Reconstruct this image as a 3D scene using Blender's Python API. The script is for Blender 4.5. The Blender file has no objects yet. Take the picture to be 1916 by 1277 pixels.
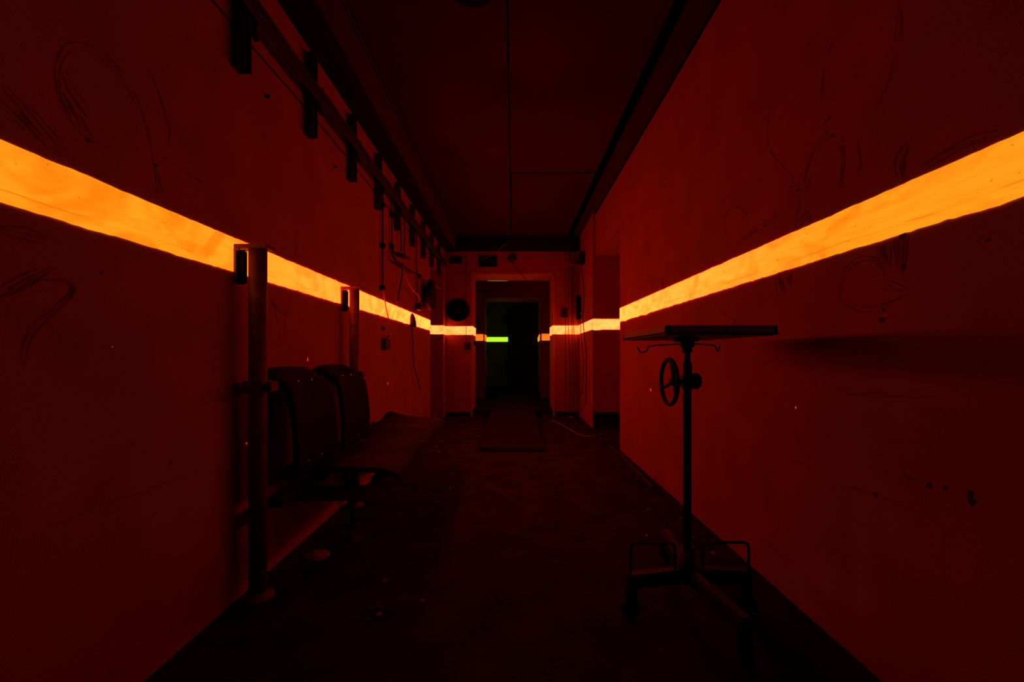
import bpy, bmesh, math, random
from mathutils import Vector, Matrix, noise
random.seed(7)
PI = math.pi
C = bpy.context.scene.collection
sc = bpy.context.scene

# ---------------------------------------------------------------- camera, world, exposure
cam_d = bpy.data.cameras.new('camera'); cam = bpy.data.objects.new('camera', cam_d); C.objects.link(cam)
cam.location = (0, 0, 1.0); cam.rotation_euler = (PI/2, 0, 0)
cam_d.sensor_width = 36; cam_d.lens = 800/1916*36
cam_d.shift_x = -2/1916; cam_d.shift_y = 26.5/1916
cam_d.clip_start = 0.02
sc.camera = cam
world = bpy.data.worlds.new('world'); sc.world = world; world.use_nodes = True
world.node_tree.nodes['Background'].inputs[0].default_value = (0, 0, 0, 1)
world.node_tree.nodes['Background'].inputs[1].default_value = 0
vs = sc.view_settings
vs.view_transform = 'Standard'; vs.look = 'None'; vs.gamma = 1; vs.use_curve_mapping = False
vs.exposure = 0.0
F = 800.0
def P(px, py, Y): return Vector(((px-960)/F*Y, Y, 1-(py-665)/F*Y))

# ---------------------------------------------------------------- materials
def mat(name, col, rough=0.7, metal=0.0, noise_amt=0.25, nscale=12, bump=0.0, bscale=80, spec=0.3):
    m = bpy.data.materials.new(name); m.use_nodes = True
    nt = m.node_tree; N = nt.nodes; L = nt.links
    b = N['Principled BSDF']
    b.inputs['Roughness'].default_value = rough; b.inputs['Metallic'].default_value = metal
    b.inputs['Specular IOR Level'].default_value = spec
    tc = N.new('ShaderNodeTexCoord'); nz = N.new('ShaderNodeTexNoise')
    nz.inputs['Scale'].default_value = nscale; nz.inputs['Detail'].default_value = 6
    L.new(tc.outputs['Object'], nz.inputs['Vector'])
    mr = N.new('ShaderNodeMapRange'); mr.inputs[1].default_value = .3; mr.inputs[2].default_value = .7
    mr.inputs[3].default_value = 1-noise_amt; mr.inputs[4].default_value = 1+noise_amt*.5
    L.new(nz.outputs['Fac'], mr.inputs[0])
    mx = N.new('ShaderNodeVectorMath'); mx.operation = 'SCALE'; mx.inputs[0].default_value = col
    L.new(mr.outputs[0], mx.inputs['Scale']); L.new(mx.outputs[0], b.inputs['Base Color'])
    if bump:
        n2 = N.new('ShaderNodeTexNoise'); n2.inputs['Scale'].default_value = bscale; n2.inputs['Detail'].default_value = 4
        L.new(tc.outputs['Object'], n2.inputs['Vector'])
        bp = N.new('ShaderNodeBump'); bp.inputs['Strength'].default_value = bump; bp.inputs['Distance'].default_value = .01
        L.new(n2.outputs['Fac'], bp.inputs['Height']); L.new(bp.outputs[0], b.inputs['Normal'])
    return m

def stripe_mat(name, ca, cb, cdark, zcrack, strength=1.0, y0=1.5, y1=5.0):
    """luminous paint: colour and strength vary with a vignette-like near dimming, brush strokes, specks and a plaster crack"""
    m = bpy.data.materials.new(name); m.use_nodes = True
    nt = m.node_tree; N = nt.nodes; L = nt.links
    for n in list(N): N.remove(n)
    out = N.new('ShaderNodeOutputMaterial'); em = N.new('ShaderNodeEmission')
    L.new(em.outputs[0], out.inputs[0])
    tc = N.new('ShaderNodeTexCoord')
    def noise_(scale, vec_scale, det=5, dist=0.6):
        mp = N.new('ShaderNodeMapping'); mp.inputs['Scale'].default_value = vec_scale
        L.new(tc.outputs['Object'], mp.inputs[0])
        n = N.new('ShaderNodeTexNoise'); n.inputs['Scale'].default_value = scale
        n.inputs['Detail'].default_value = det; n.inputs['Distortion'].default_value = dist
        L.new(mp.outputs[0], n.inputs['Vector']); return n.outputs['Fac']
    def mr(src, a, b, c, d):
        n = N.new('ShaderNodeMapRange'); L.new(src, n.inputs[0])
        for i, v in enumerate((a, b, c, d)): n.inputs[i+1].default_value = v
        return n.outputs[0]
    def math_(op, a, b):
        n = N.new('ShaderNodeMath'); n.operation = op
        for i, v in enumerate((a, b)):
            if isinstance(v, (int, float)): n.inputs[i].default_value = v
            else: L.new(v, n.inputs[i])
        return n.outputs[0]
    big = mr(noise_(3.2, (1, 1, 1.6), 8, 1.6), .46, .66, 1, .25)
    streak = mr(noise_(9, (3, .5, 5), 6, .8), .35, .7, 1, .6)
    fac = math_('MULTIPLY', big, streak)
    sx = N.new('ShaderNodeSeparateXYZ'); L.new(tc.outputs['Object'], sx.inputs[0])
    # emission dimmed towards the near end to imitate lens vignetting
    near_dim = mr(sx.outputs['Y'], y0, y1, 0.0, 1.0)
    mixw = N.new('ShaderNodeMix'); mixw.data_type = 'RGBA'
    L.new(near_dim, mixw.inputs[0]); mixw.inputs[6].default_value = (*ca, 1); mixw.inputs[7].default_value = (*cb, 1)
    # thin patches of paint glow deeper orange
    mix = N.new('ShaderNodeMix'); mix.data_type = 'RGBA'; mix.blend_type = 'MULTIPLY'
    inv = math_('SUBTRACT', 1.0, fac)
    L.new(inv, mix.inputs[0]); L.new(mixw.outputs[2], mix.inputs[6]); mix.inputs[7].default_value = (.9, .52, .22, 1)
    # specks of dirt
    sp = mr(noise_(70, (1, 1, 1), 2, 0), .70, .76, 0, 1)
    # crack line in the lower third
    wob = mr(noise_(6, (1, 1, 1), 6, 0), 0, 1, -.012, .012)
    d = math_('ABSOLUTE', math_('SUBTRACT', sx.outputs['Z'], math_('ADD', wob, zcrack)), 0)
    line = mr(d, .0006, .002, .75, 0)
    gate = mr(noise_(3.5, (1, 1, 0.01), 3, 0), .46, .56, 0, 1)
    dirt = math_('MAXIMUM', sp, math_('MULTIPLY', line, gate))
    mix2 = N.new('ShaderNodeMix'); mix2.data_type = 'RGBA'
    L.new(dirt, mix2.inputs[0]); L.new(mix.outputs[2], mix2.inputs[6]); mix2.inputs[7].default_value = (*cdark, 1)
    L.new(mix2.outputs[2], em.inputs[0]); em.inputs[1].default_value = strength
    m['fac'] = 1
    return m

M = {}
def wall_mat():
    m = mat('red_wall_plaster', (.42, .12, .04), .9, 0, .16, 3.5, .35, 260, .12)
    return m
M['wall'] = wall_mat()
M['mark'] = mat('wall_scuff', (.25, .06, .025), .85, 0, .5, 30, 0, 80, .1)
M['markd'] = mat('wall_scuff_dark', (.10, .02, .015), .85, 0, .6, 40, 0, 80, .1)
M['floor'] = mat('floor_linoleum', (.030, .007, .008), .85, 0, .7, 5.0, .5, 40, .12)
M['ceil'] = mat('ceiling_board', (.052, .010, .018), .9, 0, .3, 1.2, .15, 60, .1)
M['beam'] = mat('dark_beam', (.018, .006, .006), .85, 0, .3, 5, 0, 80, .1)
M['lighter_side'] = mat('beam_lighter_side', (.075, .012, .014), .85, 0, .3, 4)  # lit side of the beam put into a lighter colour
M['trimw'] = mat('cornice_band', (.05, .012, .014), .8, 0, .3, 5)
M['black'] = mat('black_void', (.004, .004, .004), .95, 0, .2, 5, 0, 80, .05)
M['midwall'] = mat('dim_room_plaster', (.4, .12, .06), .85, 0, .2, 3)
M['steel'] = mat('rusty_steel', (.15, .04, .028), .6, .2, .5, 18, .2, 120)
M['darkmetal'] = mat('dark_painted_metal', (.016, .008, .008), .55, .1, .3, 20, .1, 120)
M['blackmetal'] = mat('black_metal', (.007, .004, .004), .6, 0, .3, 20, 0, 80, .15)
M['bracket'] = mat('bracket_metal', (.055, .022, .02), .6, .2, .4, 20)
M['vinyl'] = mat('black_vinyl', (.006, .003, .003), .7, 0, .3, 20, .2, 90, .08)
M['vinyls'] = mat('seat_vinyl', (.020, .006, .006), .75, 0, .4, 12, .3, 60, .1)
M['wood'] = mat('tray_wood', (.10, .03, .02), .5, 0, .4, 8)
M['palecable'] = mat('dusty_cable', (.10, .03, .03), .7, 0, .2, 20)
M['cable'] = mat('dark_cable', (.026, .010, .012), .6, 0, .2, 20)
M['cablered'] = mat('pale_cable', (.40, .16, .10), .6, 0, .2, 20)
M['plate'] = mat('ramp_sheet', (.022, .003, .006), .8, 0, .3, 6, .2, 60, .06)
M['paper'] = mat('crumpled_paper', (.30, .12, .10), .9, 0, .3, 14, .4, 60)
M['rubble'] = mat('rubble', (.07, .025, .02), .9, 0, .6, 20, .6, 50)
M['plastic'] = mat('dark_plastic', (.03, .01, .01), .6, 0, .2, 20)
M['chrome'] = mat('dull_chrome', (.8, .7, .7), .25, 1, .1, 20)
M['green'] = mat('far_room_plaster', (.14, .62, .1), .85, 0, .25, 4)
M['frame'] = mat('door_casing', (.5, .16, .07), .6, 0, .15, 6)
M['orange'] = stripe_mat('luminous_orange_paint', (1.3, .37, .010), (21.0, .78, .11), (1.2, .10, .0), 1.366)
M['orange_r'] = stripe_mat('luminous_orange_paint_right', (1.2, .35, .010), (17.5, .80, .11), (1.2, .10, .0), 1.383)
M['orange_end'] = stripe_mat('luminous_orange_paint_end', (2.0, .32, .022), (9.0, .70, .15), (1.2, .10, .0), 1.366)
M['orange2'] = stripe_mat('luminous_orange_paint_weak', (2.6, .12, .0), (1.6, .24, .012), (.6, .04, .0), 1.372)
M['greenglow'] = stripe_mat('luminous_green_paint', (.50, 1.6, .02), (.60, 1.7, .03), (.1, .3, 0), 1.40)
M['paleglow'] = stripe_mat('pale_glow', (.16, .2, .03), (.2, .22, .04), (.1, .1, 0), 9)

# ---------------------------------------------------------------- mesh helpers
class MB:
    def __init__(s): s.bm = bmesh.new(); s.mi = 0
    def _faces(s, fs):
        for f in fs:
            f.material_index = s.mi
    def box(s, x0, x1, y0, y1, z0, z1, bev=0, mtx=None):
        bm = bmesh.new()
        bmesh.ops.create_cube(bm, size=1)
        for v in bm.verts:
            v.co = Vector(((x0+x1)/2+v.co.x*(x1-x0), (y0+y1)/2+v.co.y*(y1-y0), (z0+z1)/2+v.co.z*(z1-z0)))
        if bev: bmesh.ops.bevel(bm, geom=bm.edges[:], offset=bev, segments=2, affect='EDGES')
        if mtx is not None: bm.transform(mtx)
        s.merge(bm); return s
    def merge(s, bm):
        me = bpy.data.meshes.new('t'); 
        for f in bm.faces: f.material_index = s.mi
        bm.to_mesh(me); bm.free(); s.bm.from_mesh(me); bpy.data.meshes.remove(me)
    def tube(s, pts, r, seg=10, closed=False, r2=None, smooth=True):
        pts = [Vector(p) for p in pts]; n = len(pts); rings = []
        up = None
        for i, p in enumerate(pts):
            if closed: t = pts[(i+1) % n]-pts[i-1]
            else: t = pts[min(i+1, n-1)]-pts[max(i-1, 0)]
            t.normalize()
            if up is None:
                up = Vector((0, 0, 1)) if abs(t.z) < .9 else Vector((1, 0, 0))
            a = (up - t*up.dot(t)).normalized(); b = t.cross(a); up = a
            rr = r if r2 is None else r+(r2-r)*i/(n-1)
            rings.append([s.bm.verts.new(p+(a*math.cos(k*2*PI/seg)+b*math.sin(k*2*PI/seg))*rr) for k in range(seg)])
        fs = []
        for i in range(n if closed else n-1):
            A = rings[i]; B = rings[(i+1) % n]
            for k in range(seg):
                f = s.bm.faces.new((A[k], A[(k+1) % seg], B[(k+1) % seg], B[k])); f.smooth = smooth; fs.append(f)
        if not closed:
            fs.append(s.bm.faces.new(list(reversed(rings[0])))); fs.append(s.bm.faces.new(rings[-1]))
        s._faces(fs); return s
    def lathe(s, prof, origin, axis, seg=24):
        """prof: (radius, height along axis)"""
        axis = Vector(axis).normalized(); o = Vector(origin)
        a = axis.orthogonal().normalized(); b = axis.cross(a)
        rings = [[s.bm.verts.new(o+axis*h+(a*math.cos(k*2*PI/seg)+b*math.sin(k*2*PI/seg))*max(r, 1e-4)) for k in range(seg)] for r, h in prof]
        fs = []
        for i in range(len(rings)-1):
            for k in range(seg):
                f = s.bm.faces.new((rings[i][k], rings[i][(k+1) % seg], rings[i+1][(k+1) % seg], rings[i+1][k])); f.smooth = True; fs.append(f)
        fs.append(s.bm.faces.new(list(reversed(rings[0])))); fs.append(s.bm.faces.new(rings[-1]))
        s._faces(fs); return s
    def quad(s, pts):
        f = s.bm.faces.new([s.bm.verts.new(Vector(p)) for p in pts]); s._faces([f]); return s
    def grid(s, fn, nu, nv, thick=None, tdir=None):
        V = [[s.bm.verts.new(fn(i/nu, j/nv)) for j in range(nv+1)] for i in range(nu+1)]
        fs = []
        for i in range(nu):
            for j in range(nv):
                f = s.bm.faces.new((V[i][j], V[i+1][j], V[i+1][j+1], V[i][j+1])); f.smooth = True; fs.append(f)
        if thick:
            td = Vector(tdir)*thick
            W = [[s.bm.verts.new(v.co+td) for v in row] for row in V]
            for i in range(nu):
                for j in range(nv):
                    f = s.bm.faces.new((W[i][j+1], W[i+1][j+1], W[i+1][j], W[i][j])); f.smooth = True; fs.append(f)
            edge = [(i, 0) for i in range(nu+1)]+[(nu, j) for j in range(1, nv+1)]+[(i, nv) for i in range(nu-1, -1, -1)]+[(0, j) for j in range(nv-1, 0, -1)]
            for k in range(len(edge)):
                a = edge[k]; b = edge[(k+1) % len(edge)]
                fs.append(s.bm.faces.new((V[a[0]][a[1]], W[a[0]][a[1]], W[b[0]][b[1]], V[b[0]][b[1]])))
        s._faces(fs); return s
    def build(s, name, m, parent=None, origin=None, normals=True):
        if normals: bmesh.ops.recalc_face_normals(s.bm, faces=s.bm.faces[:])
        me = bpy.data.meshes.new(name)
        o = bpy.data.objects.new(name, me); C.objects.link(o)
        base = Vector((0, 0, 0))
        if origin is not None: base = Vector(origin)
        if parent is not None:
            base = Vector(parent['_base']) if '_base' in parent else base
            o.parent = parent
            o['_base'] = tuple(base)
        else:
            o.location = base; o['_base'] = tuple(base)
        s.bm.transform(Matrix.Translation(-base))
        s.bm.to_mesh(me); s.bm.free()
        for mm in (m if isinstance(m, (list, tuple)) else [m]): me.materials.append(mm)
        return o
def thing(name, label, cat, loc, group=None):
    o = bpy.data.objects.new(name, None); C.objects.link(o); o.location = loc; o['_base'] = tuple(loc)
    o.empty_display_size = .1
    o['label'] = label; o['category'] = cat
    if group: o['group'] = group
    return o
def tag(o, label, cat, group=None):
    o['label'] = label; o['category'] = cat
    if group: o['group'] = group
    return o
def struct(name, mb, m, label=None):
    o = mb.build(name, m); o['kind'] = 'structure'
    if label: o['label'] = label
    return o
def spline(pts, n=8):
    pts = [Vector(p) for p in pts]; out = []
    for i in range(len(pts)-1):
        p0 = pts[max(i-1, 0)]; p1 = pts[i]; p2 = pts[i+1]; p3 = pts[min(i+2, len(pts)-1)]
        for k in range(n):
            t = k/n
            out.append(.5*((2*p1)+(p2-p0)*t+(2*p0-5*p1+4*p2-p3)*t*t+(3*p1-p0-3*p2+p3)*t**3))
    out.append(pts[-1]); return out

# ---------------------------------------------------------------- the setting
XL, XR = -1.13, 1.13
ZC = 2.94
YN = -2.0            # behind the camera
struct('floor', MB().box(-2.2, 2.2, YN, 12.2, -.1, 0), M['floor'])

def ribbon(mb, pts2, w, side, taper=True):
    """a smear on the side wall; pts2 are pixel points of the photograph turned into wall points"""
    X = XL+.0015 if side < 0 else XR-.0015
    q = []
    for px, py in pts2:
        Y = abs(X)*F/abs(px-960); q.append(Vector((X, Y, 1-(py-665)/F*Y)))
    q = spline(q, 8); n = len(q)
    k = max(2, min(5, int(w/.0035)))
    for j in range(k):
        L = []; R = []; off = (j-(k-1)/2)/k*w*1.5; ph = random.random()*50
        for i, p in enumerate(q):
            t = (q[min(i+1, n-1)]-q[max(i-1, 0)]).normalized()
            nrm = Vector((0, -t.z, t.y))
            u = i/(n-1)
            c = p+nrm*(off*(.4+.7*math.sin(PI*u))+(.004+w*.5)*noise.noise(p*6+Vector((ph, 0, 0))))
            ww = w/k*.62*(.15+.85*math.sin(PI*min(max(u, .03), .97)))*max(.12, .8+1.3*noise.noise(p*21+Vector((ph, 1, 0))))
            c.x -= side*.00004*j
            L.append(mb.bm.verts.new(c+nrm*ww/2)); R.append(mb.bm.verts.new(c-nrm*ww/2))
        mb._faces([mb.bm.faces.new((L[i], L[i+1], R[i+1], R[i])) for i in range(n-1) if noise.noise(q[i]*17+Vector((ph, 4, 0))) < .30])
def blot(mb, px, py, r, side, k=9):
    X = XL+.0018 if side < 0 else XR-.0018
    Y = abs(X)*F/abs(px-960); z = 1-(py-665)/F*Y; r = r*Y/F
    f = mb.bm.faces.new([mb.bm.verts.new(Vector((X, Y+math.cos(a*2*PI/k)*r*random.uniform(.5, 1.2), z+math.sin(a*2*PI/k)*r*random.uniform(.5, 1.2)))) for a in range(k)])
    mb._faces([f])

w = MB()
w.box(XL-.14, XL, YN, 5.83, 0, ZC)
w.box(-1.95, XL, 5.83, 6.83, 2.35, ZC)
w.box(-2.1, -1.115, 6.83, 7.05, 0, ZC)
w.box(-2.1, -1.95, 5.0, 6.83, 0, ZC)
w.mi = 1
for pts, wd in [
    ([(165, 268), (120, 205), (105, 130), (125, 88), (165, 85), (210, 120), (250, 180), (275, 240), (290, 310), (300, 360)], .012),
    ([(170, 222), (140, 180), (118, 130)], .02), ([(178, 270), (150, 235), (120, 180), (108, 130)], .022),
    ([(280, 130), (300, 180), (318, 240), (316, 280)], .010),
    ([(10, 165), (60, 220), (100, 265), (125, 290)], .02), ([(0, 185), (40, 225), (90, 280)], .014),
    ([(0, 425), (50, 435), (90, 450)], .02), ([(20, 560), (80, 520), (140, 545), (60, 620), (45, 680)], .016), ([(0, 560), (100, 500)], .02),
    ([(510, 560), (520, 600), (528, 650)], .008), ([(545, 560), (535, 600), (528, 650)], .010), ([(505, 560), (515, 575), (540, 590)], .02),
    ([(550, 400), (555, 450), (552, 480)], .012), ([(548, 500), (552, 540)], .012),
    ([(290, 320), (295, 350), (300, 370)], .02), ([(300, 290), (360, 330), (420, 365)], .006),
    ([(90, 990), (200, 940), (280, 915), (400, 870)], .005),
]: ribbon(w, pts, wd, -1)
w.mi = 2
for b in [(165, 262, 5), (498, 180, 4), (625, 312, 3), (292, 310, 4), (185, 330, 3), (497, 180, 3), (20, 540, 4), (408, 870, 2), (190, 510, 3), (320, 868, 3)]: blot(w, *b, -1)
struct('wall_left', w, [M['wall'], M['mark'], M['markd']])

w = MB()
w.box(XR, XR+.14, YN, 4.52, 0, ZC)
w.box(XR, 1.95, 4.52, 5.85, 2.35, ZC)
w.box(1.09, 2.1, 5.85, 7.05, 0, ZC)
w.box(1.95, 2.1, 3.6, 5.85, 0, ZC)
w.mi = 1
for pts, wd in [
    ([(1470, 140), (1450, 170), (1437, 230), (1438, 275), (1460, 305), (1480, 325), (1487, 350)], .008),
    ([(1555, 240), (1530, 270), (1512, 310), (1500, 360)], .012), ([(1560, 252), (1535, 275), (1520, 320), (1505, 370)], .010),
    ([(1560, 255), (1572, 265), (1577, 300), (1575, 340), (1560, 350)], .018),
    ([(1365, 470), (1356, 430), (1360, 400), (1376, 386), (1395, 400), (1400, 420)], .008),
    ([(1380, 455), (1440, 415), (1455, 400)], .02), ([(1500, 355), (1490, 420), (1510, 400), (1520, 440)], .02),
    ([(1605, 255), (1608, 300), (1605, 340)], .010), ([(1680, 0), (1682, 40), (1678, 80)], .014), ([(1680, 90), (1660, 160), (1640, 200)], .008),
    ([(1540, 130), (1538, 160), (1535, 190)], .008), ([(1560, 70), (1545, 110)], .008), ([(1535, 235), (1552, 218)], .008),
    ([(1690, 340), (1685, 300), (1700, 270)], .03), ([(1720, 320), (1800, 270), (1870, 250)], .020),
    ([(1570, 560), (1580, 510), (1610, 485), (1640, 490), (1655, 520)], .014),
        ([(1700, 440), (1690, 500)], 0.012),
    ([(1694, 442), (1687, 512)], 0.016),
    ([(1687, 444), (1684, 508)], 0.016),
    ([(1680, 447), (1682, 500)], 0.014),
    ([(1672, 449), (1680, 490)], 0.012),
    ([(1664, 452), (1660, 500)], 0.010),
    ([(1656, 456), (1652, 492)], 0.012),
    ([(1650, 458), (1650, 485)], 0.010),
    ([(1645, 460), (1642, 478)], 0.010),
    ([(1455, 515), (1462, 540), (1470, 560)], .03), ([(1478, 512), (1480, 535)], .025), ([(1395, 540), (1393, 565), (1390, 590)], .010),
    ([(1340, 555), (1345, 580), (1390, 610)], .008), ([(1570, 560), (1620, 580), (1700, 550)], .010),
    ([(1630, 530), (1660, 535), (1690, 545)], .02), ([(1200, 540), (1215, 520), (1225, 560)], .02), ([(1240, 520), (1240, 550)], .03),
    ([(1480, 708), (1540, 720), (1600, 735), (1700, 740), (1760, 738)], .014),
    ([(1400, 835), (1450, 850), (1520, 875)], .008), ([(1320, 800), (1400, 830)], .005),
    ([(1680, 860), (1695, 890), (1715, 905)], .010), ([(1418, 1005), (1450, 1030), (1488, 1058)], .010),
    ([(1560, 910), (1620, 920), (1720, 960), (1860, 1000)], .006),
]: ribbon(w, pts, wd, 1)
w.mi = 2
for b in [(1557, 254, 5), (1648, 600, 6), (1652, 580, 4), (1738, 908, 8), (1768, 912, 5), (1815, 925, 7), (1818, 938, 9), (1688, 440, 8), (1690, 500, 6), (1848, 450, 4), (1636, 925, 6), (1492, 355, 4), (1480, 350, 3), (1550, 222, 4)]: blot(w, *b, 1)
struct('wall_right', w, [M['wall'], M['mark'], M['markd']])

w = MB()
w.box(-1.6, -.68, 7.05, 7.6, 0, ZC); w.box(.67, 1.6, 7.05, 7.6, 0, ZC); w.box(-.68, .67, 7.05, 7.6, 2.34, ZC)
struct('wall_back', w, M['wall'])
struct('wall_front', MB().box(-1.3, 1.3, YN-.1, YN, 0, ZC), M['beam'])
# room between the doorways and the last room
w = MB()
w.box(-1.7, -1.6, 7.6, 10, 0, 2.9); w.box(1.6, 1.7, 7.6, 10, 0, 2.9)
w.box(-1.7, -.68, 10, 10.8, 0, 2.9); w.box(.65, 1.7, 10, 10.8, 0, 2.9); w.box(-.68, .65, 10, 10.8, 2.36, 2.9)
struct('wall_middle', w, M['midwall'])
w = MB(); w.box(-2.2, 2.2, 11.8, 11.9, 0, 2.9); w.box(-2.3, -2.2, 10.8, 11.8, 0, 2.9); w.box(2.2, 2.3, 10.8, 11.8, 0, 2.9)
struct('wall_far', w, M['green'])

# ceiling: boards left and right of a seam, dark slot along the right side
w = MB()
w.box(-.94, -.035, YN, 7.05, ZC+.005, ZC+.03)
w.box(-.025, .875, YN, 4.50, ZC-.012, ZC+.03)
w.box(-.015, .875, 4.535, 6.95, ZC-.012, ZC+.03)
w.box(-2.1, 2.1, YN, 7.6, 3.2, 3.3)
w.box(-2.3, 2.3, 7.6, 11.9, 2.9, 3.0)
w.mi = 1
# black strip behind the seam between the boards
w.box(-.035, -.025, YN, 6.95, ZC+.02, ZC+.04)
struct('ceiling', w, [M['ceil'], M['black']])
w = MB(); w.box(XL, -.955, YN, 7.05, 2.70, ZC+.03); w.mi = 1; w.box(-.955, -.94, YN, 7.05, 2.712, ZC+.03)
struct('trim_1', w, [M['beam'], M['lighter_side']], 'long dark boxed beam along the top of the left wall')
w = MB(); w.box(.985, XR, YN, 7.04, ZC-.0, ZC+.06)
struct('trim_2', w, M['trimw'], 'narrow cornice board along the top of the right wall')
w = MB(); w.box(.875, .885, YN, 7.04, ZC+.03, 3.2); w.box(.885, .985, YN, 7.04, 3.15, 3.2); w.box(.985, XR+.14, YN, 7.04, ZC+.06, 3.2)
w.box(XR-.008, XR, YN, 7.04, ZC-.016, ZC)  # black strip put in for the shadow gap between wall and cornice
w.mi = 1; w.box(.985, .991, YN, 7.04, ZC-.012, ZC)
struct('trim_3', w, [M['black'], M['lighter_side']], 'black open slot beside the cornice board')
struct('trim_4', MB().box(-.94, 1.13, 6.96, 7.05, 2.71, ZC), M['beam'], 'dark crossbeam above the doorway at the corridor end')
# recess ceilings
struct('trim_5', MB().box(-2.1, XL-.14, 5.0, 7.05, ZC, ZC+.06).box(XR+.14, 2.1, 3.6, 7.05, ZC, ZC+.06), M['ceil'])

# door casings
fr = MB()
fr.box(-.70, -.665, 7.035, 7.6, 0, 2.34).box(.655, .69, 7.035, 7.6, 0, 2.34).box(-.70, .69, 7.035, 7.6, 2.325, 2.365)
struct('door_1', fr, M['frame'], 'pale painted casing of the doorway at the corridor end')
fr = MB()
fr.box(-.695, -.668, 9.985, 10.8, 0, 2.35).box(.64, .668, 9.985, 10.8, 0, 2.35).box(-.695, .668, 9.985, 10.8, 2.345, 2.38)
struct('door_2', fr, M['midwall'], 'casing of the second, farther doorway')
struct('trim_6', MB().box(-.665, .655, 7.05, 7.6, 0, .10), M['plate'], 'raised sill of the doorway at the corridor end')
struct('trim_7', MB().box(-.665, .64, 10.0, 10.8, 0, .09), M['black'], 'dark raised sill of the farther doorway')
b = MB(); b.box(-1.115, -.70, 7.035, 7.05, 0, .06); b.box(.69, 1.09, 7.035, 7.05, 0, .07)
struct('baseboard_back', b, M['beam'])
b = MB(); b.box(1.95-.85, 1.95, 5.835, 5.85, 0, .22)
struct('baseboard_recess', b, M['beam'])
b = MB(); b.box(-2.2, 2.2, 11.785, 11.8, 0, .14)
struct('baseboard_far', b, M['black'])

# ---------------------------------------------------------------- luminous stripes
def stripe(mb, a, b, z0, z1, nrm, off=.003, rag=.0035, seed=0):
    """ragged painted band from ground point a to b on a wall whose face looks along nrm"""
    a = Vector((*a, 0)); b = Vector((*b, 0)); L = (b-a).length; n = max(2, int(L/.02)); o = Vector((*nrm, 0))*off
    V = []
    for i in range(n+1):
        p = a.lerp(b, i/n)+o; s = i/n*L+seed*13.7
        e0 = rag*(noise.noise(Vector((s*9, seed, 0)))*1.2+noise.noise(Vector((s*40, seed, 3)))*.9)
        e1 = rag*(noise.noise(Vector((s*9, seed, 7)))*.8+noise.noise(Vector((s*40, seed, 9)))*.7)
        k = max(0, noise.noise(Vector((s*3.1, seed, 5)))-.25)*.02
        V.append((mb.bm.verts.new(p+Vector((0, 0, z0+e0-k))), mb.bm.verts.new(p+Vector((0, 0, z1+e1)))))
    fs = [mb.bm.faces.new((V[i][0], V[i+1][0], V[i+1][1], V[i][1])) for i in range(n)]
    mb._faces(fs)
zl = (1.336, 1.475); zr = (1.351, 1.495)
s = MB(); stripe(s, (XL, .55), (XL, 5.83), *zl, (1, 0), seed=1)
for px, py, ln in [(575, 672, 9), (725, 717, 6), (208, 649, 2), (460, 830, 5)]:  # tiny glints on the wall, drawn as emissive quads
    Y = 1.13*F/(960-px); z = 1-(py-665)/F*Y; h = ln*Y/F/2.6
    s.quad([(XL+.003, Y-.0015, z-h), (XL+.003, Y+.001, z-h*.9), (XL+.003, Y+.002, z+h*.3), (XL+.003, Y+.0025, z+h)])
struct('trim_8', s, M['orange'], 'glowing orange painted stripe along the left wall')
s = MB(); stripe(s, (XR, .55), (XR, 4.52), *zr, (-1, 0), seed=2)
for px, py, ln in [(1490, 763, 5), (1218, 730, 6)]:  # glints on the right wall, likewise small emissive quads
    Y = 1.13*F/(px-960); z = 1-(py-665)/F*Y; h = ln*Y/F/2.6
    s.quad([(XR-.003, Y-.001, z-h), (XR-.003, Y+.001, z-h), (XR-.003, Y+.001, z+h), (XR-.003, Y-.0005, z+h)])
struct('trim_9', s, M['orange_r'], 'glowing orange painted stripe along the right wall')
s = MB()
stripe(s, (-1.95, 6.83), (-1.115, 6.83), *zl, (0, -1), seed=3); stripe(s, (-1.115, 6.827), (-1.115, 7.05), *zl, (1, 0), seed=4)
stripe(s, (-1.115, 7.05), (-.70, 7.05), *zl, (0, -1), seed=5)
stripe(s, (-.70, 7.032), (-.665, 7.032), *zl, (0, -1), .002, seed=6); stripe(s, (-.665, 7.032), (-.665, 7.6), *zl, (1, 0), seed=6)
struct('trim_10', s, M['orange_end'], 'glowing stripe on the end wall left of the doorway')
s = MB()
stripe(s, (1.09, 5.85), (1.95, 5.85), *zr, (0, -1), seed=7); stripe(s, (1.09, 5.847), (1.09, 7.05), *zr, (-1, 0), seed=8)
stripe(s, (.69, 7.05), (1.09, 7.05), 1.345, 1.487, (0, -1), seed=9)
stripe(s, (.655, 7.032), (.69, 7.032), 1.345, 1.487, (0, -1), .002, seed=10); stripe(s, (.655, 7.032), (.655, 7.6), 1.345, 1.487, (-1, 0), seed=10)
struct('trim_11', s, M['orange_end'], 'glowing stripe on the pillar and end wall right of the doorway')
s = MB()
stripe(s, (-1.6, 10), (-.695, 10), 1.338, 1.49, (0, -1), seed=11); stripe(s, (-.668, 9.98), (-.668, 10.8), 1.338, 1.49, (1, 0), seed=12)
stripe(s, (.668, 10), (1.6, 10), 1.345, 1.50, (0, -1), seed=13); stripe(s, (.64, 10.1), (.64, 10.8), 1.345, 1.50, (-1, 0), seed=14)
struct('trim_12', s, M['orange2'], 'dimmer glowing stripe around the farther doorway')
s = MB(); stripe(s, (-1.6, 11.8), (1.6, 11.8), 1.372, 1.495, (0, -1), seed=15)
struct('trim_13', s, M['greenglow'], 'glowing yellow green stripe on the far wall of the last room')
s = MB(); stripe(s, (-.59, 10), (-.13, 10), 2.732, 2.747, (0, -1), .004, .002, seed=16)  # thin pale line given a weak emission of its own
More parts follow.
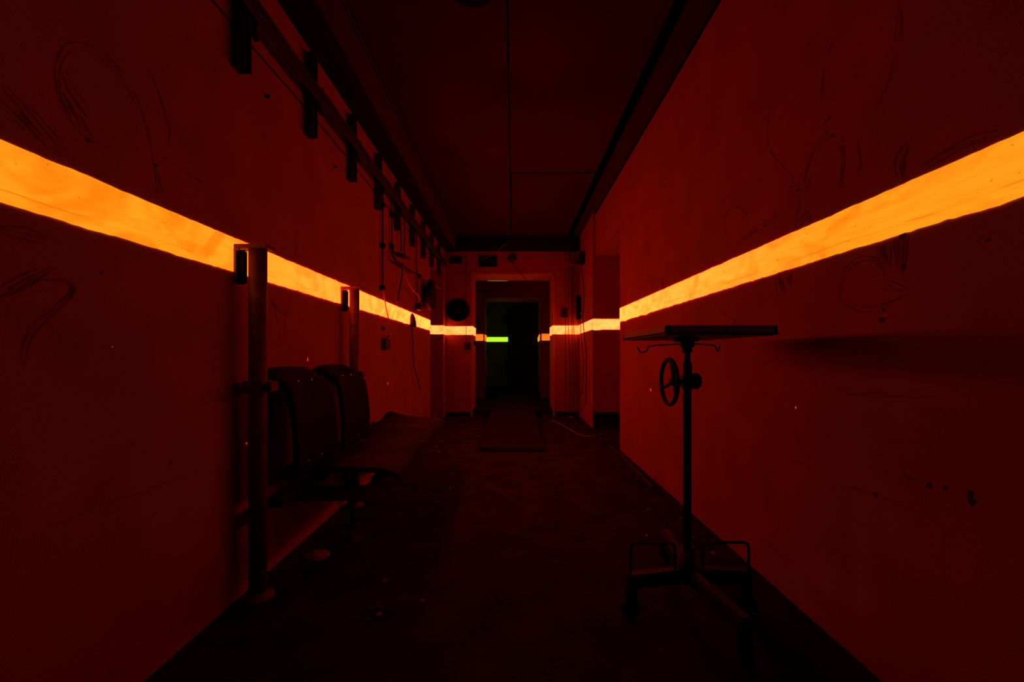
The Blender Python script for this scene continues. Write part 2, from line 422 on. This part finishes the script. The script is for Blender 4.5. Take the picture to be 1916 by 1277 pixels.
struct('trim_14', s, M['paleglow'], 'short faint emissive line above the farther doorway')

# ---------------------------------------------------------------- hospital bench with posts on the left
B = thing('waiting_bench', 'dark padded wall bench with two backrests and round steel posts along the left wall', 'bench', (-1.0, 2.3, 0))
for yp, r in ((1.76, .034), (2.83, .031)):
    p = MB(); p.lathe([(r, .012), (r, 1.438)], (-1.05, yp, 0), (0, 0, 1), 28)
    p.lathe([(r+.028, 0), (r+.028, .012), (r+.004, .012), (r+.004, .03), (r, .03)], (-1.05, yp, 0), (0, 0, 1), 28)
    post = p.build('post', M['steel'], B)
    t = MB(); t.box(XL, -1.05+r+.022, yp-.036, yp+.03, 1.434, 1.45, .002)
    t.box(XL, XL+.013, yp-.036, yp-.030, 1.30, 1.434); t.box(XL+.013, XL+.024, yp-.036, yp-.030, 1.422, 1.434)
    t.build('top_plate', M['steel'], post)
    MB().box(XL+.001, XL+.046, yp-.029, yp-.010, 1.288, 1.428, .007).build('wall_bracket', M['black'], post)
    c = MB(); c.box(-1.05-r-.01, -1.05+r+.006, yp-r-.006, yp+r+.006, .845, .895, .004)
    c.box(-1.05+r+.006, -1.05+r+.030, yp-.02, yp+.045, .85, .892, .006)
    c.build('rail_clamp', M['steel'], post)
    kb = MB(); kb.lathe([(.008, -.005), (.012, .0), (.012, .014), (.006, .018)], (-1.05+r+.022, yp-.024, .871), (0, -1, 0), 12)
    kb.build('clamp_bolt', M['blackmetal'], post)
MB().tube([(-1.062, 1.8, .87), (-1.062, 2.8, .87)], .014, 14).build('back_rail', M['steel'], B)
def backrest(y0, y1):
    def fn(u, v):
        y = y0+(y1-y0)*u
        z = .47+.475*v
        c = (abs(2*u-1))**5
        z -= c*.045*max(0, (v-.75)/.25)
        x = -.955-.055*v-.02*math.sin(v*PI)*(-1)-.075*max(0, (v-.78)/.22)**2
        x += .018*(2*u-1)**2
        return Vector((x, y, z))
    o = MB().grid(fn, 14, 22, .022, (-1, 0, 0)).build('backrest', M['vinyl'], B)
    for u, v in ((.3, .86), (.62, .86), (.3, .08), (.62, .08)):
        q = fn(u, v); MB().lathe([(.006, 0), (.006, .002), (.003, .004)], q, (1, 0, .1), 10).build('rivet', M['chrome'], o)
    s_ = MB()
    yc = (y0+y1)/2
    s_.box(-1.062, -1.028, yc-.05, yc+.05, .855, .885, .003); s_.build('back_mount', M['blackmetal'], o)
backrest(1.86, 2.29); backrest(2.38, 2.80)
def seat(u, v):
    y = 2.05+1.87*u
    xf = -.56-.05*u+.012*math.sin(u*17)+.02*(u < .02)
    xb = -1.105
    x = xb+(xf-xb)*v
    z = .447+.010*math.sin(u*9+v*3)+.006*math.sin(u*23)
    z += .045*math.exp(-((u-.95)/.035)**2)*(1-v)**3+.03*math.exp(-((u-.70)/.02)**2)*(1-v)**4
    z -= .03*max(0, v-.85)/.15
    return Vector((x, y, z))
st = MB().grid(seat, 60, 16, .02, (0, 0, -1)).build('seat', M['vinyls'], B); st['label'] = 'warped vinyl covered seat board'
MB().box(-1.02, -.97, 1.79, 3.9, .36, .40, .003).build('seat_rail', M['darkmetal'], B)
MB().box(-.70, -.66, 2.1, 3.88, .36, .40, .003).build('seat_rail', M['darkmetal'], B)
MB().box(-1.11, -.72, 2.08, 2.115, .29, .358, .003).build('crossbeam', M['steel'], B)
MB().box(-1.11, -.66, 3.7, 3.735, .29, .358, .003).build('crossbeam', M['steel'], B)
for x in (-1.03, -.80):
    MB().lathe([(.014, -.02), (.020, -.012), (.020, .012), (.014, .02)], (x, 2.075, .37), (0, 1, 0), 16).build('bolt_knob', M['blackmetal'], B)
for y in (2.50, 3.66):
    l = MB(); l.tube([(-.995, y, .37), (-.96, y, .2), (-.93, y, .012)], .014, 12); l.lathe([(.035, 0), (.035, .012), (.015, .016)], (-.93, y, 0), (0, 0, 1), 20)
    l.build('leg', M['darkmetal'], B)

# ---------------------------------------------------------------- instrument table on the right
tx, ty = .685, 1.68
T = thing('instrument_table', 'black instrument table on a wheeled cross base with handwheel beside the right wall', 'table', (tx, ty, 0))
X0, X1, Y0, Y1 = .516, .893, 1.44, 2.0
tr = MB(); tr.box(X0, X1, Y0, Y1, 1.068, 1.080, .002)
for a in ((X0, X1, Y0, Y0+.015), (X0, X1, Y1-.015, Y1), (X0, X0+.015, Y0, Y1), (X1-.015, X1, Y0, Y1)):
    tr.box(a[0], a[1], a[2], a[3], 1.070, 1.101, .002)
tray = tr.build('tray', M['wood'], T)
e = MB(); e.box(X0-.002, X1+.002, Y0-.0015, Y0+.0005, 1.068, 1.075); e.box(X0-.0015, X0, Y0, Y1, 1.068, 1.074)
e.build('tray_edge', M['blackmetal'], tray)
MB().box(.716, .722, Y0-.002, Y0, 1.075, 1.10).build('tray_seam', M['blackmetal'], tray)
h = MB(); h.box(tx-.045, tx+.03, ty-.045, ty+.035, 1.053, 1.068, .003); h.lathe([(.018, .0), (.018, .02), (.026, .02), (.026, .043)], (tx, ty, 1.01), (0, 0, 1), 20)
h.build('tray_mount', M['blackmetal'], T)
MB().lathe([(.0115, 0), (.0115, .16)], (tx, ty, .86), (0, 0, 1), 20).build('inner_pole', M['blackmetal'], T)
MB().lathe([(.0155, .17), (.0155, .87), (.017, .87), (.017, .97), (.013, .972)], (tx, ty, 0), (0, 0, 1), 24).build('pole', M['darkmetal'], T)
g = MB(); g.box(tx-.022, tx+.022, ty-.024, ty+.024, .868, .925, .006); g.lathe([(.030, .0), (.032, .008), (.032, .024), (.024, .034)], (tx+.014, ty, .898), (1, 0, 0), 24)
g.lathe([(.004, 0), (.004, .008)], (tx+.045, ty, .896), (1, 0, 0), 8)
g.build('gearbox', M['darkmetal'], T)
hw = MB(); cx, cz = .613, .895
hw.tube([(cx, ty+.088*math.cos(a*2*PI/40), cz+.088*math.sin(a*2*PI/40)) for a in range(40)], .0085, 12, closed=True)
for a in (PI/2+.15, PI/2+.15+2*PI/3, PI/2+.15+4*PI/3):
    hw.tube([(cx+.018, ty+.012*math.cos(a), cz+.012*math.sin(a)), (cx+.010, ty+.05*math.cos(a), cz+.05*math.sin(a)), (cx, ty+.088*math.cos(a), cz+.088*math.sin(a))], .0075, 10, r2=.006)
hw.lathe([(.012, 0), (.015, .006), (.015, .024), (.009, .026), (.009, .052)], (cx+.004, ty, cz), (1, 0, 0), 18)
hw.build('handwheel', M['blackmetal'], T)
yh = ty-.02
def H(px, py): return P(px, py, yh)
MB().tube(spline([H(1272, 644), H(1240, 646), H(1217, 648), H(1212, 652), H(1210, 657), H(1200, 660), H(1196, 656), H(1192, 649)], 4), .0028, 8).build('hook', M['blackmetal'], T)
MB().tube(spline([H(1290, 643), H(1315, 645), H(1336, 647), H(1341, 656), H(1344, 656), H(1347, 646)], 4), .0028, 8).build('hook', M['blackmetal'], T)
ends = [(.448, 1.63), (.907, 1.66), (.74, 1.36), (.73, 2.04)]
hb = MB(); hb.lathe([(.045, .12), (.045, .17), (.026, .19), (.026, .25)], (tx, ty, 0), (0, 0, 1), 24); hb.build('base_hub', M['darkmetal'], T)
def leg_caster(ex, ey):
    d = Vector((ex-tx, ey-ty, 0)); L = d.length; d.normalize()
    R = Matrix.Translation((tx, ty, 0)) @ Matrix.Rotation(math.atan2(d.y, d.x), 4, 'Z')
    m = MB(); m.box(.03, L+.012, -.024, .024, .115, .168, .008, R)
    leg = m.build('leg', M['darkmetal'], T)
    c = MB(); c.box(L-.020, L+.014, -.016, -.012, .035, .105, .0, R); c.box(L-.020, L+.014, .012, .016, .035, .105, .0, R); c.box(L-.022, L+.016, -.016, .016, .103, .116, 0, R)
    c.build('caster_fork', M['blackmetal'], leg)
    wv = MB(); cc = R @ Vector((L, 0, .037)); ax = R.to_3x3() @ Vector((0, 1, 0))
    wv.lathe([(.028, -.009), (.037, -.006), (.037, .006), (.028, .009)], cc, ax, 22); wv.build('caster_wheel', M['blackmetal'], leg)
for e_ in ends: leg_caster(*e_)
def loop(px0, px1, yd, ztop):
    x0 = (px0-960)/F*yd; x1 = (px1-960)/F*yd; r = .018
    pts = [(x0, yd, .16), (x0, yd, ztop-r), (x0+r*.3, yd, ztop-r*.3), (x0+r, yd, ztop), (x1-r, yd, ztop), (x1-r*.3, yd, ztop-r*.3), (x1, yd, ztop-r), (x1, yd, .16)]
    MB().tube(pts, .0055, 10).build('foot_loop', M['blackmetal'], T)
loop(1180, 1263, 1.655, .272); loop(1315, 1401, 1.67, .268)

# ---------------------------------------------------------------- left wall: cable brackets and cables
names = ['nearest, cut by the picture edge', 'second from the camera', 'third from the camera', 'fourth from the camera, above a conduit',
         'fifth from the camera', 'sixth from the camera', 'seventh from the camera', 'eighth from the camera, over the recess', 'farthest, last before the end wall']
def make_bracket():
    t = thing('cable_bracket', '', 'bracket', (XL, 0, 2.2), 'cable brackets along the left wall')
    t['_base'] = (XL, 0, 2.2)
    m = MB(); m.box(XL, XL+.012, -.026, .026, 2.205, 2.655, .001); m.box(XL+.012, XL+.052, -.026, -.018, 2.205, 2.655, .001); m.box(XL+.012, XL+.052, .018, .026, 2.205, 2.655, .001)
    m.build('channel', M['bracket'], t)
    c = MB(); c.box(XL+.052, XL+.060, -.012, .05, 2.36, 2.47, .002); c.lathe([(.010, 0), (.010, .02), (.005, .024)], (XL+.058, .035, 2.475), (1, 0, .4), 8)
    c.lathe([(.008, 0), (.008, .018)], (XL+.058, .03, 2.35), (1, 0, .2), 8)
    c.build('cable_clamp', M['blackmetal'], t)
    return t
b0 = make_bracket()
ys = [1.74, 2.335, 2.93, 3.50, 4.08, 4.68, 5.26, 5.80, 6.35]
for i, y in enumerate(ys):
    if i == 0: r = b0
    else:
        r = b0.copy(); C.objects.link(r)
        for ch in b0.children:
            c = ch.copy(); C.objects.link(c); c.parent = r
    r.location = (XL, y, 2.155 if i == 0 else 2.19)
    r['label'] = 'dark cable bracket on the left wall, ' + names[i]
for k, (z, rr, dx) in enumerate([(2.455, .010, .066), (2.432, .008, .066), (2.41, .009, .067), (2.388, .010, .067)]):
    pts = [(XL+dx+rr+.002*math.sin(y*2), y, z+.006*math.sin(y*5.3)+.003*math.sin(y*11)) for y in [YN+.1+j*.12 for j in range(int((6.8-YN)/.12))]]
    o = MB().tube(pts, rr, 8).build('cable', M['cable'])
    tag(o, 'dark cable in the bundle on the left wall brackets, ' + ['topmost', 'second from top', 'third from top', 'lowest and thickest'][k] + ' of the four', 'cable', 'bundled cables on the left wall')
pts = [(XL+.008, y, 2.335+.008*math.sin(y*3)-.0*y) for y in [YN+.1+j*.15 for j in range(int((5.7-YN)/.15))]]
tag(MB().tube(pts, .003, 8).build('cable', M['cable']), 'single thin cable on the left wall just below the bundle', 'cable')
pts = [(-.925, y, ZC-.01+.003*math.sin(y*4)) for y in [YN+.1+j*.2 for j in range(int((6.2-YN)/.2))]]
tag(MB().tube(pts, .005, 8).build('cable', M['palecable']), 'thin pale cable along the joint of ceiling and left beam', 'cable')

def L(px, py, dx=0.0):
    X = XL+dx; Y = abs(X)*F/(960-px); return Vector((X, Y, 1-(py-665)/F*Y))
def wallbox_at(px, py, w_, h_, d_, side=-1):
    pass
# conduits
def conduit(px, y0, y1, r, label, clips):
    a = L(px, y0, .012+r); b = L(px, y1, .012+r); b.y = a.y
    t = thing('conduit', label, 'pipe', (a.x, a.y, b.z))
    m = MB(); m.tube([a, b], r, 10); m.build('pipe', M['cable'], t)
    for cy in clips:
        c = L(px, cy, .012+r); MB().box(XL, XL+.03+r, a.y-.022, a.y+.022, c.z-.02, c.z+.02, .003).build('clip', M['blackmetal'], t)
conduit(716, 345, 540, .008, 'thin vertical conduit on the left wall, the longest, ending above the stripe', [383, 460, 539])
conduit(733, 365, 462, .007, 'short vertical conduit on the left wall beside the longest one', [402, 461])
def wire(name, pts, r, m, label, cat='wire', group=None):
    return tag(MB().tube(spline(pts, 6), r, 8).build(name, m), label, cat, group)
wire('wire', [L(717, 541, .03), L(722, 575, .05), L(728, 600, .06), L(734, 622, .07), L(740, 640, .08)], .0045, M['cablered'], 'pale loose wire hanging across the left stripe from the long conduit')
wire('wire', [L(747, 400, .03), L(750, 440, .03), L(751, 472, .03)], .007, M['cable'], 'dark wire running down to the left wall fixture with the drooping bits')
wire('wire', [L(757, 405, .025), L(757, 440, .025), L(756, 476, .03)], .006, M['cable'], 'straight dark wire just right of the drooping wall fixture')
wire('wire', [L(779, 425, .02), L(779, 480, .02), L(781, 530, .02), L(779, 570, .03), L(777, 583, .06)], .007, M['cable'], 'dark wire dropping past the edge-on loudspeaker on the left wall')
wire('wire', [L(771, 610, .02), L(772, 640, .02), L(774, 680, .03), L(780, 705, .04), L(786, 728, .05)], .006, M['cable'], 'thin black wire hanging below the left stripe near the corner')
wire('wire', [L(754, 492, .05), L(752, 520, .05), L(747, 545, .05), L(744, 566, .05)], .007, M['cable'], 'dark dangling wire end left of the orange wire')
wire('wire', [L(755, 500, .06), L(762, 525, .07), L(771, 541, .08), L(780, 550, .08), L(787, 562, .07)], .005, M['cablered'], 'orange looking thin wire sagging to the edge-on loudspeaker')
wire('wire', [L(812, 532, .05), L(818, 537, .05), L(826, 542, .05)], .005, M['cablered'], 'short thin wire from the edge-on loudspeaker to the corner')
# drooping fixture
c = L(745, 475, .02)
t = thing('wall_lamp_arm', 'broken lamp arm with drooping dark plate on the left wall', 'lamp', (XL, c.y, c.z-.1))
m = MB(); m.tube([L(735, 462, .02), L(734, 478, .03), L(742, 490, .06), L(760, 502, .06), L(776, 512, .05)], .012, 10); m.build('arm', M['cable'], t)
q = L(752, 480, .06)
MB().lathe([(.02, 0), (.085, .012), (.085, .018), (.02, .03)], q+Vector((0, 0, -.01)), (.35, .1, 1), 24).build('shade', M['plastic'], t)
# drum shaped loudspeaker seen from the side
t = thing('wall_loudspeaker', 'round black loudspeaker seen edge on, left wall near the corner', 'speaker', (XL, 5.42, 1.58))
MB().lathe([(.10, 0), (.11, .01), (.11, .04), (.06, .055)], (XL, 5.40, 1.75), (1, 0, 0), 22).build('back_box', M['blackmetal'], t)
MB().lathe([(.15, .05), (.185, .06), (.19, .075), (.19, .115), (.175, .125), (.165, .115)], (XL, 5.42, 1.766), (1, 0, 0), 32).build('housing', M['blackmetal'], t)
q = L(787, 574, .03); MB().lathe([(.03, -.04), (.035, -.02), (.035, .02), (.02, .04)], Vector((XL+.035, 4.95, 1.56)), (0, .2, 1), 14).build('terminal', M['blackmetal'], t)
# small things on the left wall
a = L(712, 632); b = L(726, 653)
t = thing('junction_box', 'small open junction box below the left stripe', 'box', (XL, (a.y+b.y)/2, b.z))
MB().box(XL, XL+.04, a.y+.02, b.y-.06, b.z-.01, a.z-.005, .004).build('body', M['plastic'], t)
MB().tube([(XL+.03, a.y+.05, a.z-.01), (XL+.045, a.y+.08, a.z+.015), (XL+.04, a.y+.13, a.z+.035)], .006, 8).build('wire_stub', M['cable'], t)
q = L(715, 615); tag(MB().box(XL, XL+.02, q.y-.02, q.y+.03, q.z-.012, q.z+.012, .003).build('wall_clip', M['blackmetal']), 'small dark clip just under the left stripe above the junction box', 'clip')
q = L(768, 605)
m = MB(); m.lathe([(.046, -.06), (.044, -.02), (.032, .04), (.016, .075), (.004, .09)], q+Vector((.02, 0, .02)), (0, 0, 1), 14)
tag(m.build('cable_plug', M['blackmetal']), 'black pointed plug hanging over the left stripe near the corner', 'plug')
q = L(768, 508); tag(MB().lathe([(.03, 0), (.03, .02), (.02, .03)], Vector((XL, q.y+.4, q.z+.02)), (1, 0, 0), 16).build('cable_gland', M['blackmetal']), 'small round dark fitting on the left wall above the edge-on loudspeaker', 'fitting')
q = L(498, 180); tag(MB().lathe([(.010, 0), (.008, .012), (.004, .018)], Vector((XL, q.y, q.z)), (1, 0, 0), 10).build('nail', M['blackmetal']), 'dark nail in the left wall below the second bracket', 'nail')
q = L(625, 312); tag(MB().lathe([(.009, 0), (.007, .012), (.004, .018)], Vector((XL, q.y, q.z)), (1, 0, 0), 10).build('nail', M['blackmetal']), 'dark nail in the left wall between third bracket and stripe', 'nail')

# ---------------------------------------------------------------- end wall
YE = 7.05
def E(px, py, d=0.0): return P(px, py, YE-d)
q = E(857, 581)
t = thing('wall_loudspeaker', 'large round black loudspeaker on the end wall above the left stripe', 'speaker', (q.x, YE, q.z-.19))
MB().lathe([(.185, 0), (.19, .01), (.19, .05), (.175, .06), (.165, .05)], (q.x, YE, q.z), (0, -1, 0), 40).build('housing', M['blackmetal'], t)
m = MB(); m.lathe([(.165, .0), (.12, -.012), (.06, -.004), (.05, .006), (.001, .012)], (q.x, YE-.05, q.z), (0, -1, 0), 40); m.build('cone', M['blackmetal'], t)
a = E(896, 479); b = E(930, 500)
tag(MB().box(a.x, b.x, YE-.03, YE, b.z, a.z, .004).build('sign_board', M['blackmetal']), 'blank dark rectangular board above the doorway', 'sign')
q = E(958, 484)
t = thing('alarm_bell', 'round dark alarm bell above the doorway beside the board', 'bell', (q.x, YE, q.z-.07))
MB().lathe([(.03, 0), (.03, .02), (.072, .025), (.070, .045), (.045, .062), (.002, .066)], (q.x, YE, q.z), (0, -1, 0), 28).build('gong', M['plastic'], t)
MB().lathe([(.012, 0), (.012, .010), (.006, .014)], (q.x, YE-.066, q.z), (0, -1, 0), 12).build('bolt', M['steel'], t)
wire('wire', [E(958, 492, .03), E(975, 512, .05), E(990, 530, .06), E(1005, 540, .08), E(1018, 546, .08), E(1034, 547, .05)], .005, M['cable'], 'thin wire sagging from the alarm bell to the doorway corner')
wire('wire', [E(950, 455, .12), E(930, 470, .1), E(915, 480, .08), E(900, 486, .04)], .004, M['cablered'], 'thin wire from the crossbeam to the dark board')
a = E(843, 482); b = E(864, 494)
tag(MB().box(a.x, b.x, YE-.06, YE, b.z, a.z, .005).build('junction_box', M['blackmetal']), 'dark flat junction box at the upper left corner of the end wall', 'box')
wire('wire', [E(872, 482, .01), E(872, 540, .01), E(872, 600, .02), E(872, 640, .01)], .005, M['cable'], 'thin dark wire down the end wall to the left light switch')
a = E(869, 641); b = E(881, 655)
t = thing('light_switch', 'small dark light switch under the stripe left of the doorway', 'switch', ((a.x+b.x)/2, YE, b.z))
MB().box(a.x, b.x, YE-.03, YE, b.z, a.z, .006).build('plate', M['plastic'], t)
MB().box((a.x+b.x)/2-.012, (a.x+b.x)/2+.012, YE-.038, YE-.03, (a.z+b.z)/2-.02, (a.z+b.z)/2+.02, .002).build('rocker', M['blackmetal'], t)
tag(MB().box(-.665, -.63, 7.2, 7.27, 1.17, 1.24, .006).build('light_switch', M['blackmetal']), 'dark light switch inside the left jamb of the doorway', 'switch')
q = E(880, 619); tag(MB().lathe([(.012, 0), (.012, .012), (.006, .016)], (q.x+.0, YE, q.z), (0, -1, 0), 12).build('hook_knob', M['blackmetal']), 'small black knob on the stripe left of the doorway', 'knob')
a = E(1051, 577); b = E(1061, 595)
tag(MB().box(a.x, b.x, YE-.05, YE, b.z, a.z, .008).build('socket_box', M['plastic']), 'dark socket box above the stripe right of the doorway', 'box')
# knobbly switch column
ts = Vector((1.04, 6.85, 1.765))
t = thing('terminal_strip', 'tall knobbly black terminal block above the right end stripe', 'terminal block', (1.09, ts.y, ts.z-.19))
MB().box(1.02, 1.09, ts.y-.03, ts.y+.03, ts.z-.10, ts.z+.19, .02).build('body', M['blackmetal'], t)
MB().box(1.03, 1.085, ts.y-.03, ts.y+.03, ts.z-.20, ts.z-.095, .014).build('lower_body', M['blackmetal'], t)
for k in range(22):
    MB().lathe([(.006, -.014), (.017, -.007), (.017, .007), (.006, .014)], (1.02+random.uniform(-.014, .02), ts.y-.03+random.uniform(-.01, .01), ts.z-.19+.36*k/21), (random.uniform(-1, 1), random.uniform(-1, 1), random.uniform(-1, 1)), 8).build('terminal', M['blackmetal'], t)
for i, (px, x2, lab) in enumerate([(1058, 1058, 'left of the pair beside the socket box'), (1063, 1068, 'right of the pair beside the socket box'), (1070, 1074, 'left of the pair by the terminal block'), (1073, 1080, 'nearest the terminal block')]):
    wire('hanging_cable', [E(px, 500, .03), E(px, 530, .09), E(px, 600, .09), E((px+x2)/2, 660, .10), E(x2, 720, .11), E(x2-1, 768, .11)], .0055, M['cable'], 'dark cable hanging down the end wall, ' + lab, 'cable', 'cables hanging right of the doorway')
wire('pillar_cable', [Vector((1.06, 6.6, 2.35)), Vector((1.07, 6.45, 1.9)), Vector((1.05, 6.4, 1.5)), Vector((1.06, 6.2, 1.0)), Vector((1.04, 6.1, .3))], .007, M['cable'], 'dark cable hanging down the face of the right pillar', 'cable')
wire('pillar_cable', [Vector((1.06, 6.75, 1.55)), Vector((1.05, 6.6, 1.3)), Vector((1.07, 6.5, .9)), Vector((1.06, 6.55, .4))], .006, M['cable'], 'second dark cable below the terminal block on the right pillar', 'cable')
m = MB(); q = E(1080, 478)
for k in range(5):
    pts = []
    ph = random.random()*6; r1 = random.uniform(.08, .15)
    for j in range(22):
        a_ = ph+j/22*2*PI*1.6
        pts.append((q.x+r1*math.cos(a_)*(.6+.1*k)-.02*k, YE-.06-.03*k+.02*math.sin(a_*2), q.z+.02+r1*1.3*math.sin(a_)))
    m.tube(pts, .007, 8)
tag(m.build('cable_coil', M['cable']), 'tangled coil of dark cable under the crossbeam at the upper right corner', 'cable')
q = Vector((1.09, 6.4, 2.36)); tag(MB().box(1.02, 1.09, 6.45, 6.6, 2.38, 2.58, .02).build('junction_box', M['blackmetal']), 'black box high on the right pillar beside the cable coil', 'box')

# ---------------------------------------------------------------- middle room and last room
tag(MB().box(-.80, -.50, 9.93, 10.0, 2.47, 2.50, .004).build('door_closer', M['blackmetal']), 'thin black bar above the farther doorway, upper left', 'bar')
t = thing('door_leaf', 'dark door leaf standing half open in the farther doorway', 'door', (.62, 10.83, 0))
hx, hy, fx, fy = .62, 10.83, -.08, 11.3
ang = math.atan2(fy-hy, fx-hx); Ld = math.hypot(fx-hx, fy-hy)
R = Matrix.Translation((hx, hy, 0)) @ Matrix.Rotation(ang, 4, 'Z')
MB().box(0, Ld, -.02, .02, .11, 2.3, .003, R).build('panel', M['beam'], t)
MB().box(Ld-.02, Ld+.035, -.05, .05, .11, 2.26, .004, R).build('edge_rail', M['black'], t)
MB().box(Ld-.05, Ld+.16, -.08, .08, 1.83, 2.06, .01, R).build('lock_box', M['black'], t)
MB().box(Ld-.05, Ld+.12, -.06, .06, .45, .85, .01, R).build('lower_lock', M['black'], t)
MB().lathe([(.014, 0), (.014, .05), (.03, .055), (.03, .075)], R @ Vector((Ld-.12, .02, 1.05)), R.to_3x3() @ Vector((0, 1, 0)), 14).build('handle', M['steel'], t)
for z in (1.02, 2.0, .35):
    tag(MB().box(-.668, -.63, 10.75, 10.8, z, z+.12, .004).build('hinge', M['black']), 'black hinge on the left jamb of the farther doorway, ' + {1.02: 'middle', 2.0: 'upper', .35: 'lower'}[z] + ' one', 'hinge', 'hinges on the farther doorway')
tag(MB().box(-1.0+.12, -.78, 9.95, 10.0, 1.62, 1.82, .01).build('wall_switch', M['blackmetal']), 'dark box on the wall left of the farther doorway', 'box')

# ---------------------------------------------------------------- floor things
def ramp(y0, y1, z0, z1, x0, x1, x2, x3, th=.022):
    m = MB(); bm = m.bm
    V = [bm.verts.new(v) for v in [(x0, y0, z0), (x1, y0, z0), (x3, y1, z1), (x2, y1, z1), (x0, y0, z0+th), (x1, y0, z0+th), (x3, y1, z1+th), (x2, y1, z1+th)]]
    for f in [(0, 3, 2, 1), (4, 5, 6, 7), (0, 1, 5, 4), (1, 2, 6, 5), (2, 3, 7, 6), (3, 0, 4, 7)]: bm.faces.new([V[i] for i in f])
    return m
t = thing('ramp', 'low sheet ramp leading up to the doorway sill', 'ramp', (-.03, 4.5, 0))
ramp(4.46, 7.03, .012, .135, -.355, .30, -.33, .33).build('sheet', M['plate'], t)
for x in (-.36, .30):
    ramp(4.44, 7.02, 0, .118, x, x+.03, x+.01, x+.04, .02).build('side_rail', M['beam'], t)
ramp(4.43, 4.46, 0, 0, -.36, .33, -.36, .33, .02).build('front_edge', M['beam'], t)
t = thing('gangplank', 'flat dark board bridging the two doorway sills', 'board', (0, 7.5, .1))
MB().box(-.34, .34, 7.45, 10.2, .103, .122, .003).build('board', M['plate'], t)
def crumple(px, py, w_, d_, h_, mtl, name, label, cat, seed):
    Y = F/(py-665); X = (px-960)/F*Y
    def fn(u, v):
        a = 2*PI*v; r = u*(1+.28*noise.noise(Vector((math.cos(a)*1.5, math.sin(a)*1.5, seed))))
        z = h_*(1-u*u)*(.6+.7*noise.noise(Vector((u*3*math.cos(a), u*3*math.sin(a), seed+5))))+.004
        return Vector((X+w_*r*math.cos(a), Y+d_*r*math.sin(a), max(.003, z)))
    return tag(MB().grid(fn, 6, 18).build(name, mtl), label, cat)
crumple(594, 1042, .062, .055, .035, M['paper'], 'crumpled_paper', 'pale crumpled scrap on the floor in front of the bench', 'paper', 1)
crumple(1240, 1036, .03, .03, .06, M['blackmetal'], 'rubble_lump', 'black lump on the floor behind the left foot loop', 'debris', 2)
crumple(1335, 1037, .012, .02, .01, M['paper'], 'paper_scrap', 'tiny pale scrap beside the right wall behind the table base', 'paper', 3)
crumple(1068, 782, .04, .03, .03, M['paper'], 'paper_scrap', 'small pale scrap at the foot of the end wall right of the doorway', 'paper', 4)
crumple(662, 1012, .05, .05, .03, M['rubble'], 'rubble_lump', 'small lump of rubble by the bench leg', 'debris', 5)
crumple(1135, 800, .14, .10, .10, M['rubble'], 'rubble_heap', 'dark heap of rubble on the floor of the right recess', 'debris', 6)
crumple(1130, 830, .12, .16, .05, M['plate'], 'fallen_sheet', 'flat dark fallen sheet before the right recess', 'debris', 7)
# strip of lath near the post
Y = F/(1102-665)
R = Matrix.Translation(((553-960)/F*Y, Y, 0)) @ Matrix.Rotation(PI/2-.05, 4, 'Z')
tag(MB().box(-.10, .10, -.022, .022, 0, .008, .002, R).build('wood_lath', M['plate']), 'short flat strip of wood on the floor behind the near post', 'wood')
def fl(px, py, z=.006):
    Y = (1-z)*F/(py-665); return Vector(((px-960)/F*Y, Y, z))
wire('floor_wire', [fl(1031, 786), fl(1050, 795), fl(1070, 806), fl(1088, 815), fl(1105, 817), fl(1120, 816), fl(1124, 812)], .005, M['cablered'], 'thin pale wire lying on the floor before the right pillar')
wire('floor_cable', [fl(1124, 820), fl(1150, 842), fl(1180, 870), fl(1210, 900), fl(1222, 912)], .012, M['rubble'], 'dusty cable on the floor along the right wall')
wire('floor_cable', [fl(1178, 895), fl(1200, 905), fl(1215, 912), fl(1235, 925)], .01, M['plate'], 'short bent cable end on the floor near the right wall')
wire('floor_wire', [fl(1190, 1130), fl(1215, 1140), fl(1222, 1150)], .004, M['cable'], 'short thin wire on the floor by the left caster of the table')
tag(MB().tube([fl(1248, 1015, .01), P(1248, 976, 2.28)], .006, 8).build('metal_rod', M['blackmetal']), 'thin black rod standing behind the table base', 'rod')
# strewn chips: too many and small to count
m = MB()
for k in range(420):
    side = random.choice((-1, 1))
    y = random.uniform(1.2, 6.9); d = abs(random.gauss(0, .16))
    if side < 0: x = -1.08+d
    else: x = 1.08-d
    if side < 0 and 1.6 < y < 4.0: x = -.60+abs(random.gauss(0, .12))
    if side > 0 and (1.2 < y < 2.15 or 3.9 < y < 6.2): y = random.uniform(2.2, 3.9)
    if side < 0 and y < 1.6: y = random.uniform(4.1, 6.6)
    s_ = random.uniform(.003, .013)
    Rm = Matrix.Translation((x, y, s_*.3)) @ Matrix.Rotation(random.random()*6, 4, 'Z') @ Matrix.Rotation(random.uniform(-.3, .3), 4, 'X')
    m.mi = 0 if random.random() < .9 else 1
    m.box(-s_, s_, -s_*.7, s_*.7, -s_*.25, s_*.25, 0, Rm)
o = m.build('floor_grit', [M['rubble'], M['paper']]); o['kind'] = 'stuff'; tag(o, 'plaster chips and grit strewn along the foot of both walls', 'debris')

# ---------------------------------------------------------------- ceiling lamp
t = thing('ceiling_lamp', 'round dark ceiling lamp at the upper edge of the picture', 'lamp', (-.22, 2.2, ZC-.05))
MB().lathe([(.17, 0), (.17, -.02), (.15, -.035)], (-.21, 2.18, ZC+.005), (0, 0, 1), 36).build('base_ring', M['black'], t)
MB().lathe([(.145, 0), (.13, -.03), (.08, -.05), (.002, -.058)], (-.21, 2.18, ZC-.03), (0, 0, 1), 36).build('dome', M['black'], t)

for o in bpy.data.objects:
    if '_base' in o: del o['_base']
